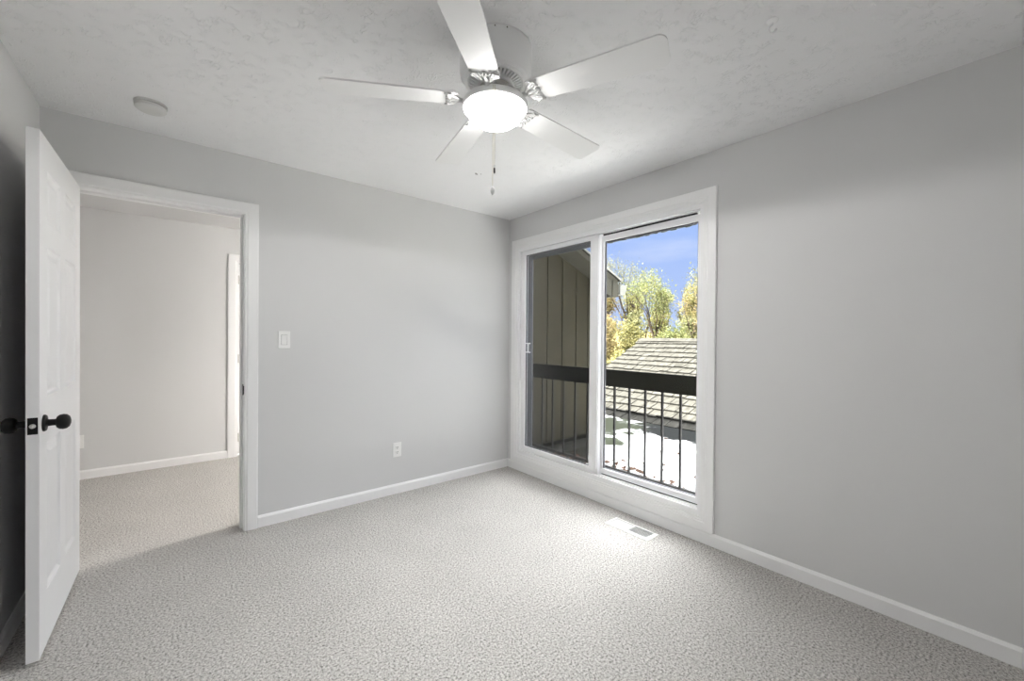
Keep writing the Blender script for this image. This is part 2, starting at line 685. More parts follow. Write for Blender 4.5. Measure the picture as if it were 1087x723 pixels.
def casing_pts(w, t):
    # cross-section: across width (0 = opening side) and thickness
    return [(0, 0), (0, t * 0.55), (w * 0.06, t * 0.72), (w * 0.16, t * 0.72), (w * 0.20, t * 0.9), (w * 0.26, t), (w * 0.92, t), (w, t * 0.85), (w, 0)]


def casing_u(bm, x0, x1, ztop, w, t, y, s, zb=0.0):
    """mitred door casing around an opening in a wall along x; x0 < x1 opening edges; s = side"""
    P = casing_pts(w, t)
    rows = []
    for (u, h) in P:
        rows.append([bm.verts.new((x0 - u, y + s * h, zb)), bm.verts.new((x0 - u, y + s * h, ztop + u)),
                     bm.verts.new((x1 + u, y + s * h, ztop + u)), bm.verts.new((x1 + u, y + s * h, zb))])
    for A, B in zip(rows[:-1], rows[1:]):
        for k in range(3):
            bm.faces.new((A[k], A[k + 1], B[k + 1], B[k]))


# bedroom doorway: casing, jambs, stop
dr = empty('trim_1', (0, 0, 0))
tag(dr, 'white casing and jambs framing the open doorway to the hall', 'door frame', kind='structure')
bm = NB()
casing_u(bm, DX0 + 0.005, DX1 - 0.0, DZ - 0.006, 0.076, 0.018, 0.0, -1)
link('casing', bm, M_trim, dr)
bm = NB()
JT = 0.012
for (x0, x1) in ((DX0, DX0 + JT * 0.4), (DX1 - JT * 0.4, DX1)):
    box(bm, (x0, -0.002, 0), (x1, HY0 + 0.002, DZ))
box(bm, (DX0, -0.002, DZ - JT * 0.6), (DX1, HY0 + 0.002, DZ))
link('jamb', bm, M_trim, dr)
bm = NB()
box(bm, (DX0 + 0.005, 0.045, 0), (DX0 + 0.018, 0.08, DZ - 0.007), 0.002)
box(bm, (DX1 - 0.018, 0.045, 0), (DX1 - 0.005, 0.08, DZ - 0.007), 0.002)
box(bm, (DX0 + 0.018, 0.045, DZ - 0.02), (DX1 - 0.018, 0.08, DZ - 0.007), 0.002)
link('door_stop', bm, M_trim, dr)
bm = NB()
box(bm, (DX1 - 0.0068, -0.001, 0.885), (DX1 - 0.0047, 0.034, 0.955), 0.0006)
box(bm, (DX1 - 0.0068, -0.0215, 0.893), (DX1 - 0.0035, -0.001, 0.947), 0.0006)
sp = link('strike_plate', bm, M_black, dr)
tag(sp, 'black strike plate')
bm = NB()
casing_u(bm, DX0 + 0.005, DX1 - 0.0, DZ - 0.006, 0.076, 0.018, HY0, 1)
link('casing', bm, M_trim, dr)

# hall door on the far wall, shut
hd = empty('trim_2', (-2.065, HY1, 0))
tag(hd, 'white door casing on the hall wall at the doorway\'s right edge', 'door frame', kind='structure')
bm = NB()
casing_u(bm, 0.012, 0.77 - 0.0, 2.035, 0.085, 0.018, 0.0, -1)
link('casing', bm, M_trim, hd)
bm = NB()
box(bm, (0.005, -0.001, 0), (0.018, 0.13, 2.045))
box(bm, (0.762, -0.001, 0), (0.775, 0.13, 2.045))
box(bm, (0.018, -0.001, 2.032), (0.762, 0.13, 2.045))
link('jamb', bm, M_trim, hd)


# panelled door leaf ---------------------------------------------------------
def panel_leaf(width, zb, zt, th, rows, cols):
    """six panel leaf in local coords: v along -y from 0 to -width, thickness x 0..th, both faces moulded"""
    bm = NB()
    vs = sorted({0.0, width} | {q for c in cols for q in c})
    zs = sorted({zb, zt} | {q for c in rows for q in c})

    def face(x, sgn):
        cache = {}

        def V(v, z, d=0.0):
            key = (round(v, 5), round(z, 5), round(d, 5))
            if key not in cache:
                cache[key] = bm.verts.new((x - sgn * d, -v, z))
            return cache[key]
        for a, b_ in zip(vs[:-1], vs[1:]):
            for c, d in zip(zs[:-1], zs[1:]):
                if any(abs(a - q[0]) < 1e-6 for q in cols) and any(abs(c - q[0]) < 1e-6 for q in rows):
                    prev = (a, b_, c, d, 0.0)
                    for ins, dep in ((0.005, 0.005), (0.014, 0.010), (0.022, 0.010), (0.050, 0.0015)):
                        cur = (a + ins, b_ - ins, c + ins, d - ins, dep)
                        pc = [(prev[0], prev[2]), (prev[1], prev[2]), (prev[1], prev[3]), (prev[0], prev[3])]
                        cc = [(cur[0], cur[2]), (cur[1], cur[2]), (cur[1], cur[3]), (cur[0], cur[3])]
                        for k in range(4):
                            j = (k + 1) % 4
                            bm.faces.new((V(*pc[k], prev[4]), V(*pc[j], prev[4]), V(*cc[j], cur[4]), V(*cc[k], cur[4])))
                        prev = cur
                    bm.faces.new((V(prev[0], prev[2], prev[4]), V(prev[1], prev[2], prev[4]), V(prev[1], prev[3], prev[4]), V(prev[0], prev[3], prev[4])))
                else:
                    bm.faces.new((V(a, c), V(b_, c), V(b_, d), V(a, d)))
        return V
    A = face(0.0, -1)
    B = face(th, 1)
    for a, b_ in zip(vs[:-1], vs[1:]):
        for z in (zb, zt):
            bm.faces.new((A(a, z), A(b_, z), B(b_, z), B(a, z)))
    for c, d in zip(zs[:-1], zs[1:]):
        for v in (0.0, width):
            bm.faces.new((A(v, c), A(v, d), B(v, d), B(v, c)))
    return bm


ROWS = [(0.235, 0.84), (1.025, 1.625), (1.72, 1.93)]


def knob_bm(sgn, base):
    """round door knob with rosette, axis along x"""
    bm = NB()
    prof = [(0.0, 0.0), (0.033, 0.0), (0.033, 0.004), (0.030, 0.008), (0.017, 0.010), (0.0135, 0.013), (0.0125, 0.030),
            (0.014, 0.034), (0.022, 0.036), (0.0285, 0.043), (0.0305, 0.053), (0.0285, 0.063), (0.021, 0.071), (0.010, 0.0745), (0.0, 0.075)]
    lathe(bm, prof, 28, cap=False)
    for v in bm.verts:
        x, y, z = v.co
        v.co = Vector((base + sgn * z, x, y))
    return bm


DW = 0.785
pin = (-2.996, -0.016, 0)
door = empty('door_1', pin, math.radians(-0.75))
tag(door, 'white six-panel door standing open against the left wall', 'door', kind='structure')
leaf = link('door_leaf', panel_leaf(DW, 0.016, 2.057, 0.035, ROWS, [(0.115, 0.345), (0.44, 0.67)]), M_door, door, (0.007, -0.003, 0))
for sgn, base in ((1, 0.042), (-1, 0.007)):
    k = link('door_knob', knob_bm(sgn, base), M_black, door, (0, -0.003 - DW + 0.062, 0.922))
    smooth_angle(k, 40)
    tag(k, 'matte black round knob')
bm = NB()
box(bm, (0.0115, -0.0012, -0.032), (0.0385, 0.0005, 0.032), 0.0005)
lp = link('latch_plate', bm, M_black, door, (0, -0.003 - DW, 0.922))
tag(lp, 'black latch plate on the door edge')
bm = NB()
for q in range(1):
    tube(bm, [(0.025, 0.0, 0), (0.025, -0.006, 0), (0.0235, -0.010, 0)], [0.0088, 0.0088, 0.006], 14)
tag(link('latch_bolt', bm, M_steel, lp, (0, 0, 0)), 'steel latch bolt')
for z in (0.2, 1.03, 1.86):
    bm = NB()
    tube(bm, [(0, 0, z - 0.045), (0, 0, z + 0.045)], 0.006, 10)
    box(bm, (-0.0008, -0.03, z - 0.045), (0.0058, 0.0, z + 0.045))
    tag(link('hinge', bm, M_black, door), 'black butt hinge')

hleaf = empty('door_2', (-2.065 + 0.02, HY1 + 0.035, 0), math.radians(90))
tag(hleaf, 'white door in the far hall wall, shut', 'door', kind='structure')
link('door_leaf', panel_leaf(0.74, 0.016, 2.03, 0.035, ROWS, [(0.105, 0.325), (0.415, 0.635)]), M_door, hleaf)
for z in (0.2, 1.03, 1.86):
    bm = NB()
    tube(bm, [(-0.037, -0.002, z - 0.045), (-0.037, -0.002, z + 0.045)], 0.006, 10)
    tag(link('hinge', bm, M_steel, hleaf), 'steel hinge')

# ------------------------------------------------------------------ window
win = empty('window_1', (0, 0, 0))
tag(win, 'tall white two-pane sliding window looking out on the roofs', 'window', kind='structure')
OC = (-2.022, -0.060, 0.079, 2.215)
CW = 0.082
bm = NB()
prof = [(0.0, 0.0), (0.0, 0.016), (0.003, 0.019), (0.050, 0.018), (0.056, 0.0135), (0.064, 0.0135), (0.068, 0.010), (CW, 0.009), (CW, 0.0)]
rows = []
for (u, h) in prof:
    y0, y1, z0, z1 = OC[0] + u, OC[1] - u, OC[2] + u, OC[3] - u
    rows.append([bm.verts.new((-h, *c)) for c in ((y0, z0), (y1, z0), (y1, z1), (y0, z1))])
for A, B in zip(rows[:-1], rows[1:]):
    for k in range(4):
        j = (k + 1) % 4
        bm.faces.new((A[k], A[j], B[j], B[k]))
link('casing', bm, M_trim, win)
bm = NB()
FI = (-1.916, -0.172, 0.197, 2.100)
ring_yz(bm, (WY0, WY1, WZ0, WZ1), FI, -0.003, 0.115, 0.002)
link('frame', bm, M_vinyl, win)
# sill track channel on the fixed half
bm = NB()
box(bm, (0.012, -1.916, 0.197), (0.018, -1.10, 0.206))
box(bm, (0.012, -1.916, 2.093), (0.018, -1.10, 2.1))
link('track', bm, M_vinyl, win)
bm = NB()
box(bm, (0.0600, -1.9155, 0.1975), (0.085, -1.11, 0.206))
box(bm, (0.0600, -1.86, 2.086), (0.085, -1.11, 2.0995))
tag(link('weatherstrip', bm, M_rubber, win), 'black weatherstrip gap')

# sliding sash (left)
bm = NB()
so, si = (-1.106, -0.173, 0.199, 2.098), (-1.016, -0.224, 0.243, 2.062)
ring_yz(bm, so, si, 0.014, 0.048, 0.003)
sash = link('sash', bm, M_vinyl, win)
tag(sash, 'left sliding sash')
bm = NB()
ring_yz(bm, si, (si[0] + 0.007, si[1] - 0.007, si[2] + 0.007, si[3] - 0.007), 0.030, 0.040)
link('glazing_bead', bm, M_grey_frame, sash)
bm = NB()
box(bm, (0.033, si[0] + 0.001, si[2] + 0.001), (0.037, si[1] - 0.001, si[3] - 0.001))
link('glass_pane', bm, M_glass, sash)
bm = NB()
box(bm, (0.006, -1.10, 0.243), (0.014, -1.085, 2.062), 0.002)
link('interlock_strip', bm, M_vinyl, sash)
bm = NB()
for z in (1.138, 1.222):
    box(bm, (0.020, -0.286, z - 0.005), (0.034, -0.222, z + 0.005), 0.002)
box(bm, (0.018, -0.272, 1.135), (0.026, -0.262, 1.225), 0.002)
box(bm, (0.016, -0.225, 1.128), (0.030, -0.217, 1.232), 0.002)
tag(link('sash_handle', bm, M_vinyl, sash), 'white pull handle on the left stile')
# fixed sash (right)
bm = NB()
so2, si2 = (-1.914, -1.050, 0.2045, 2.088), (-1.874, -1.120, 0.246, 2.042)
ring_yz(bm, so2, si2, 0.056, 0.090, 0.003)
sash2 = link('sash', bm, M_vinyl, win)
tag(sash2, 'right fixed sash')
bm = NB()
ring_yz(bm, si2, (si2[0] + 0.008, si2[1] - 0.010, si2[2] + 0.005, si2[3] - 0.010), 0.070, 0.080)
link('glazing_bead', bm, M_grey_frame, sash2)
bm = NB()
box(bm, (0.073, si2[0] + 0.001, si2[2] + 0.001), (0.077, si2[1] - 0.001, si2[3] - 0.001))
link('glass_pane', bm, M_glass, sash2)
bm = NB()
rs = random.Random(4)
yy = si2[0] + 0.02
while yy < si2[1] - 0.02:
    w_ = rs.uniform(0.012, 0.035)
    h_ = rs.uniform(0.001, 0.010)
    box(bm, (0.078, yy, si2[3] - 0.012 - h_), (0.084, yy + w_, si2[3] - 0.006), 0.0015)
    yy += w_ * 0.9
tag(link('sealant', bm, mat('ragged_grey_sealant', (0.20, 0.22, 0.20), 0.8), sash2), 'ragged grey sealant along the top of the glass')
# insect screen outside the left half
bm = NB()
ring_yz(bm, (-1.075, -0.173, 0.199, 2.098), (-1.052, -0.240, 0.222, 2.030), 0.097, 0.108, 0.001)
scr = link('screen_frame', bm, M_grey_frame, win)
tag(scr, 'grey frame of the insect screen')
bm = NB()
box(bm, (0.1015, -1.0525, 0.2215), (0.1025, -0.2395, 2.0305))
tag(link('screen_mesh', bm, M_mesh, scr), 'fine dark insect mesh')

# ================================================================== ceiling fan
FX, FY = -1.561, -1.828
fan = empty('ceiling_fan', (FX, FY, HC))
tag(fan, 'white five-blade ceiling fan with a lit bowl light', 'ceiling fan')
bm = NB()
lathe(bm, [(0.0, 0.0), (0.146, 0.0), (0.147, -0.004), (0.147, -0.012), (0.145, -0.016), (0.146, -0.085), (0.142, -0.108), (0.132, -0.122), (0.118, -0.128), (0.0, -0.128)], 64, cap=False)
hs = smooth_angle(link('motor_housing', bm, M_fan, fan), 30)
for a in (215, 232, 250):
    ca, sa = math.cos(math.radians(a)), math.sin(math.radians(a))
    bm = NB()
    ball(bm, (0.1465 * ca, 0.1465 * sa, -0.009), 0.003, sub=1)
    link('screw_head', bm, M_dark, hs)
# vent ring with radial slots
bm = NB()
NS = 40
for i in range(NS):
    a0 = 2 * math.pi * (i + 0.0) / NS
    a1 = 2 * math.pi * (i + 0.58) / NS
    q = [(0.112, -0.126), (0.112, -0.134), (0.070, -0.147), (0.070, -0.126)]
    A = [bm.verts.new((r * math.cos(a0), r * math.sin(a0), z)) for r, z in q]
    B = [bm.verts.new((r * math.cos(a1), r * math.sin(a1), z)) for r, z in q]
    bm.faces.new(A)
    bm.faces.new(B[::-1])
    for k in range(4):
        j = (k + 1) % 4
        bm.faces.new((A[k], A[j], B[j], B[k]))
lathe(bm, [(0.117, -0.120), (0.118, -0.132), (0.114, -0.137), (0.107, -0.137), (0.106, -0.122)], 64, cap=False)
lathe(bm, [(0.076, -0.126), (0.076, -0.146), (0.072, -0.150), (0.062, -0.150), (0.060, -0.126)], 48, cap=False)
link('vent_ring', bm, M_fan, fan)
bm = NB()
lathe(bm, [(0.108, -0.1275), (0.108, -0.129), (0.06, -0.131)], 48, cap=False)
tag(link('vent_backing', bm, mat('dark_motor_grey', (0.20, 0.20, 0.20), 0.6), fan), 'dark motor seen through the vent slots')
# flywheel / neck
bm = NB()
lathe(bm, [(0.062, -0.128), (0.062, -0.168), (0.056, -0.172), (0.045, -0.172), (0.045, -0.196), (0.0, -0.196)], 40, cap=False)
smooth_angle(link('hub', bm, M_steel, fan), 30)
bm = NB()
lathe(bm, [(0.0, -0.188), (0.058, -0.188), (0.082, -0.192), (0.110, -0.203), (0.127, -0.213), (0.1315, -0.219), (0.1315, -0.236), (0.129, -0.240), (0.121, -0.240), (0.119, -0.228), (0.0, -0.218)], 64, cap=False)
smooth_angle(link('light_fitter', bm, M_fan, fan), 30)
bm = NB()
pf = [(0.116, -0.232)]
for i in range(1, 13):
    t_ = i / 12 * math.pi / 2
    pf.append((0.1185 * math.cos(t_) ** 0.85 if i < 12 else 0.0, -0.234 - 0.072 * math.sin(t_)))
lathe(bm, pf, 48, cap=False)
bowl = link('glass_bowl', bm, M_bowl, fan, smooth=True)
tag(bowl, 'glowing frosted glass bowl')
bd = bpy.data.lights.new('bulb', 'SPOT')
bd.energy = BULB
bd.color = (1.0, 0.985, 0.96)
bd.spot_size = math.radians(179)
bd.spot_blend = 0.12
bd.shadow_soft_size = 0.012
bulb = bpy.data.objects.new('bulb', bd)
COL.objects.link(bulb)
bulb.parent = fan
bulb.location = (0, 0, -0.322)

BZ = -0.205      # blade plane below the ceiling
PITCH = math.radians(-9)


def blade_bm():
    bm = NB()
    # outline along +x
    out = []
    r0, r1 = 0.148, 0.664
    w0, w1 = 0.054, 0.070
    out += [(r0, -w0 + 0.018), (r0 + 0.006, -w0 + 0.006), (r0 + 0.02, -w0)]
    for t_ in (0.35, 0.7, 0.93):
        out.append((r0 + (r1 - r0) * t_, -(w0 + (w1 - w0) * t_)))
    for i in range(7):
        a = -math.pi / 2 + i / 6 * math.pi / 2
        out.append((r1 - 0.032 + 0.032 * math.cos(a), -w1 + 0.032 + 0.032 * math.sin(a)))
    half = out[:]
    out = half + [(x, -y) for x, y in reversed(half)]
    A = [bm.verts.new((x, y, 0.003)) for x, y in out]
    B = [bm.verts.new((x, y, -0.003)) for x, y in out]
    bm.faces.new(A)
    bm.faces.new(B[::-1])
    nn = len(out)
    for i in range(nn):
        j = (i + 1) % nn
        bm.faces.new((A[i], A[j], B[j], B[i]))
    return bm


def iron_bm():
    bm = NB()
    z = -0.0075
    # horseshoe outline and three prongs of the ornamental bracket
    horn = []
    for i in range(-9, 10):
        t_ = i / 9
        y = 0.052 * t_
        x = 0.165 + 0.062 * abs(t_) ** 1.8
        horn.append((x, y, z))
    tube(bm, horn, [0.0045 if abs(i) > 7 else 0.0065 for i in range(-9, 10)], 8, 0.7)
    tube(bm, [(0.166, 0, z), (0.19, 0.0, z), (0.222, 0.0, z)], [0.010, 0.007, 0.004], 8, 0.6)
    for s in (-1, 1):
        tube(bm, [(0.170, s * 0.016, z), (0.187, s * 0.021, z), (0.205, s * 0.024, z)], [0.007, 0.006, 0.005], 8, 0.6)
        crescent = [(0.196 + 0.020 * math.sin(q * math.pi), s * (0.024 + 0.028 * q), z) for q in [k / 6 for k in range(7)]]
        tube(bm, crescent, 0.0045, 8, 0.7)
        inner = [(0.222 - 0.018 * math.sin(q * math.pi), s * (0.002 + 0.022 * q), z) for q in [k / 6 for k in range(7)]]
        tube(bm, inner, 0.0042, 8, 0.7)
    for (x, y) in ((0.205, 0.0), (0.214, 0.046), (0.214, -0.046)):
        ball(bm, (x, y, z - 0.003), 0.005, (1, 1, 0.6), 1)
    for v in bm.verts:
        v.co.x -= 0.024
    # curved arm back to the hub
    arm = [(0.145, 0, z), (0.122, 0, z - 0.003), (0.104, 0, z + 0.006), (0.088, 0, z + 0.024), (0.076, 0, z + 0.040), (0.064, 0, z + 0.048), (0.055, 0, z + 0.048)]
    tube(bm, arm, [0.011, 0.010, 0.010, 0.010, 0.011, 0.013, 0.014], 10, 0.75)
    return bm


blade_me = iron_me = None
for k in range(5):
    a = math.radians(148.85 + 72 * k)
    R = Matrix.Rotation(a, 4, 'Z') @ Matrix.Rotation(PITCH, 4, 'X')
    if k == 0:
        bl = link('blade', blade_bm(), M_blade, fan)
        ir = link('blade_iron', iron_bm(), M_iron_white, bl, smooth=True)
        blade_me, iron_me = bl.data, ir.data
    else:
        bl = bpy.data.objects.new('blade', blade_me)
        ir = bpy.data.objects.new('blade_iron', iron_me)
        COL.objects.link(bl)
        COL.objects.link(ir)
        bl.parent = fan
        ir.parent = bl
    bl.matrix_local = Matrix.Translation((0, 0, BZ)) @ R

# pull chains, on the camera side of the light
def chain(x, y, z0, z1, fob):
    bm = NB()
    tube(bm, [(x, y, z0), (x, y, z1)], 0.0011, 6)
    z = z0
    while z > z1:
        ball(bm, (x, y, z), 0.0019, sub=1)
        z -= 0.007
    c = link('pull_chain', bm, M_chain, fan)
    fob(c, x, y, z1)
    return c


M_chain = mat('pale_bead_chain', (0.75, 0.72, 0.62), 0.35, 0.5, 0.3)


def fob_dark(c, x, y, z):
    bm = NB()
    lathe(bm, [(0.0, 0.004), (0.004, 0.003), (0.0045, -0.002), (0.003, -0.006), (0.0, -0.006)], 14, (x, y, z), cap=False)
    link('connector', bm, M_fan, c)
    bm = NB()
    lathe(bm, [(0.0, -0.006), (0.003, -0.008), (0.0035, -0.024), (0.002, -0.028), (0.0, -0.028)], 14, (x, y, z), cap=False)
    tag(link('fob', bm, M_dark, c), 'short dark fob')


def fob_white(c, x, y, z):
    bm = NB()
    lathe(bm, [(0.0, 0.002), (0.004, 0.0), (0.0075, -0.008), (0.0085, -0.015), (0.0065, -0.024), (0.003, -0.030), (0.0, -0.031)], 18, (x, y, z), cap=False)
    tag(link('fob', bm, M_fan, c, smooth=True), 'white teardrop fob')


dx, dy = -0.6138, -0.7895
chain(dx * 0.134 + 0.001, dy * 0.134 - 0.0007, -0.222, -0.523, fob_dark)
chain(dx * 0.134 - 0.004, dy * 0.134 + 0.0032, -0.222, -0.602, fob_white)

# ================================================================== small fittings
# smoke detector
sm = empty('smoke_detector', (-2.66, -0.395, HC))
tag(sm, 'round off-white smoke detector on the ceiling above the doorway', 'smoke detector')
bm = NB()
lathe(bm, [(0.0, 0.0), (0.066, 0.0), (0.067, -0.004), (0.066, -0.010), (0.0, -0.010)], 40, cap=False)
smooth_angle(link('mounting_base', bm, M_detector, sm), 30)
bm = NB()
lathe(bm, [(0.0, -0.010), (0.057, -0.010), (0.057, -0.014), (0.064, -0.014), (0.063, -0.026), (0.054, -0.034), (0.040, -0.037), (0.0, -0.038)], 40, cap=False)
cv = smooth_angle(link('cover', bm, M_detector, sm), 30)
bm = NB()
lathe(bm, [(0.0575, -0.0105), (0.0575, -0.0138)], 40, cap=False)
tag(link('vent_slot', bm, M_dark, sm), 'dark vent slot')

# swag hook
hk = empty('ceiling_hook', (-0.882, -2.604, HC))
tag(hk, 'small white swag hook screwed into the ceiling right of the fan', 'hook')
bm = NB()
lathe(bm, [(0.0, 0.0), (0.019, 0.0), (0.019, -0.003), (0.015, -0.006), (0.006, -0.009), (0.0, -0.009)], 24, cap=False)
link('base', bm, M_fan, hk, smooth=True)
bm = NB()
pts = [(0, 0, -0.006), (0, 0, -0.016)]
for i in range(12):
    a = math.radians(90 + i * 24)
    pts.append((0.012 * math.cos(a) * 0.62, -0.012 * math.cos(a) * 0.78, -0.030 + 0.014 * math.sin(a)))
tube(bm, pts, 0.0028, 8)
link('hook', bm, M_fan, hk, smooth=True)

# patched nick in the ceiling
bm = NB()
random.seed(3)
for (x, y, r) in ((0, 0, 0.006), (0.012, 0.004, 0.005), (0.02, 0.014, 0.004), (0.035, -0.012, 0.004), (0.008, 0.012, 0.004)):
    lathe(bm, [(0.0, -0.0012), (r, -0.0008), (r * 1.3, 0.0)], 7, (x, y, 0), cap=False)
tag(link('ceiling_nick', bm, mat('grey_nick', (0.35, 0.34, 0.33), 0.9), None, (-0.915, -0.743, HC)), 'small grey nick in the ceiling left of the pull chain', 'ceiling mark')

# light switch
sw = empty('light_switch', (-1.9835, 0, 1.248))
tag(sw, 'white rocker light switch right of the doorway', 'light switch')
bm = NB()
box(bm, (-0.0365, -0.006, -0.059), (0.0365, 0.0, 0.059), 0.003)
link('wall_plate', bm, M_plate, sw)
bm = NB()
box(bm, (-0.0185, -0.0066, -0.035), (0.0185, -0.0055, 0.035))
tag(link('recess', bm, mat('switch_gap_grey', (0.25, 0.25, 0.25), 0.6), sw), 'thin dark gap round the rocker')
bm = NB()
prism(bm, [(-0.006, -0.0335), (-0.0075, -0.0335), (-0.0085, 0.0), (-0.0125, 0.0335), (-0.006, 0.0335)], 0, -0.0168, 0.0168)
link('rocker', bm, M_plate, sw)
for z in (-0.048, 0.048):
    bm = NB()
    ball(bm, (0, -0.0062, z), 0.0028, (1, 0.4, 1), 1)
    link('screw', bm, M_plate, sw)


def outlet(x, y, z, label):
    o = empty('wall_outlet', (x, y, z))
    tag(o, label, 'outlet')
    bm = NB()
    box(bm, (-0.036, -0.006, -0.058), (0.036, 0.0, 0.058), 0.003)
    link('wall_plate', bm, M_plate, o)
    for zc in (-0.0195, 0.0195):
        bm = NB()
        box(bm, (-0.0165, -0.0085, zc - 0.014), (0.0165, -0.005, zc + 0.014), 0.002)
        rc = link('receptacle', bm, M_plate, o)
        bm = NB()
        for sx_ in (-0.0065, 0.0065):
            box(bm, (sx_ - 0.0013, -0.009, zc - 0.002), (sx_ + 0.0013, -0.0083, zc + 0.008))
        box(bm, (-0.0025, -0.009, zc - 0.010), (0.0025, -0.0083, zc - 0.005))
        tag(link('slot', bm, M_dark, rc), 'dark plug slots')
    bm = NB()
    ball(bm, (0, -0.0062, 0), 0.0028, (1, 0.4, 1), 1)
    link('screw', bm, M_plate, o)
    return o


outlet(-1.163, 0, 0.355, 'white duplex outlet low on the bedroom wall left of the window')
outlet(-3.213, HY1, 0.331, 'white outlet on the hall wall beside the open door\'s edge')

# floor register
fv = empty('floor_vent', (-0.197, -1.563, 0))
tag(fv, 'white metal floor register in the carpet under the window', 'floor vent')
bm = NB()


def ring_xy(bm, o, i, z0, z1, slope=0.0):
    oc = [(o[0], o[2]), (o[1], o[2]), (o[1], o[3]), (o[0], o[3])]
    ic = [(i[0], i[2]), (i[1], i[2]), (i[1], i[3]), (i[0], i[3])]
    O0 = [bm.verts.new((*c, z0)) for c in oc]
    O1 = [bm.verts.new((*c, z1 - slope)) for c in oc]
    I0 = [bm.verts.new((*c, z0)) for c in ic]
    I1 = [bm.verts.new((*c, z1)) for c in ic]
    for k in range(4):
        j = (k + 1) % 4
        bm.faces.new((O0[k], O0[j], O1[j], O1[k]))
        bm.faces.new((O1[k], O1[j], I1[j], I1[k]))
        bm.faces.new((I1[k], I1[j], I0[j], I0[k]))
        bm.faces.new((I0[k], I0[j], O0[j], O0[k]))


ring_xy(bm, (-0.066, 0.066, -0.165, 0.165), (-0.047, 0.047, -0.142, 0.142), 0.0, 0.007, 0.004)
box(bm, (-0.047, -0.004, 0.001), (0.047, 0.004, 0.0065))
link('frame', bm, M_plate, fv)
bm = NB()
box(bm, (-0.0465, -0.1415, 0.0003), (0.0465, 0.1415, 0.001))
tag(link('damper', bm, mat('grey_damper', (0.45, 0.45, 0.45), 0.6), fv), 'grey damper under the louvres')
for s in (-1, 1):
    bm = NB()
    for i in range(13):
        y = s * (0.010 + i * 0.0102)
        ax = (Vector((1, 0, 0)), Vector((0, math.cos(0.75), s * math.sin(0.75))), Vector((0, -s * math.sin(0.75), math.cos(0.75))))
        obox(bm, (0, y, 0.0042), ax, (0.046, 0.0034, 0.0006))
    link('louvres', bm, M_plate, fv)

# hall ceiling lamp (lights the hall)
hl = empty('hall_ceiling_lamp', (-0.55, 0.42, HHC))
HD = -0.22
tag(hl, 'lit dome lamp on the hall ceiling behind the bedroom wall', 'ceiling lamp')
bm = NB()
lathe(bm, [(0.0, 0.0), (0.06, 0.0), (0.06, -0.02), (0.012, -0.03), (0.012, HD), (0.0, HD)], 40, cap=False)
link('stem', bm, M_fan, hl)
bm = NB()
lathe(bm, [(0.0, HD), (0.08, HD - 0.004), (0.14, HD - 0.025), (0.138, HD - 0.05), (0.12, HD - 0.075), (0.08, HD - 0.092), (0.0, HD - 0.10)], 40, cap=False)
link('glass_dome', bm, M_hall_bowl, hl, smooth=True)
hb = bpy.data.lights.new('hall_bulb', 'SPOT')
hb.energy = 40.0
hb.color = (1.0, 0.94, 0.87)
hb.spot_size = math.radians(150)
hb.spot_blend = 0.5
hb.shadow_soft_size = 0.03
hbo = bpy.data.objects.new('hall_bulb', hb)
COL.objects.link(hbo)
hbo.parent = hl
hbo.location = (0, 0, HD - 0.135)

# ================================================================== outside: roofs, wing, railing
bm = NB()
box(bm, (0.15, -9, -0.25), (3.05, 0.3, 0.0))
box(bm, (1.6, 0.3, -0.25), (3.05, 2.32, 0.0))
tag(link('flat_roof', bm, M_deck), 'white flat roof membrane with grey patches outside the window', 'flat roof', kind='structure')

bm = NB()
prism(bm, [(0.15, -0.42), (0.72, -0.42), (1.02, -0.18), (1.62, 0.3), (0.15, 0.3)], 2, 0.0, 0.004)  # thin dark sheet painting the wing's shade onto the flat roof
tag(link('roof_shade_patch', bm, M_roof_shade), 'grey shade painted on the flat roof along the foot of the board siding', 'painted shade', kind='structure')

# neighbouring wing with board siding
wing = empty('house_wing', (1.6, 0.3, 0.0))
tag(wing, 'olive board-sided house wing outside the left window pane', 'house')
X0w, X1w, Yw = -1.448, 0.0, 0.0          # local


def ztop(x):      # local x -> roof underside height
    return 2.278 - 0.4135 * (x + 1.6 - 1.005)


bm = NB()
edges = [X0w, -1.24, -1.02, -0.775, -0.525, -0.275, -0.05, X1w]
for a, b_ in zip(edges[:-1], edges[1:]):
    g = 0.008
    prism(bm, [(a + g, -0.01), (b_ - g, -0.01), (b_ - g, ztop(b_ - g)), (a + g, ztop(a + g))], 1, 0.0, 0.03)
link('siding', bm, M_siding, wing)
bm = NB()
prism(bm, [(X0w, -0.01), (X1w - 0.005, -0.01), (X1w - 0.005, ztop(X1w)), (X0w, ztop(X0w))], 1, 0.012, 2.2)
tag(link('wall_core', bm, mat('groove_black', (0.003, 0.003, 0.002), 0.9), wing), 'dark gaps between the siding boards')
bm = NB()
box(bm, (X0w, -0.03, 0.0), (X1w + 0.012, 0.0, 0.045), 0.004)
link('base_flashing', bm, M_rail, wing)
OV = -0.30       # rake overhang
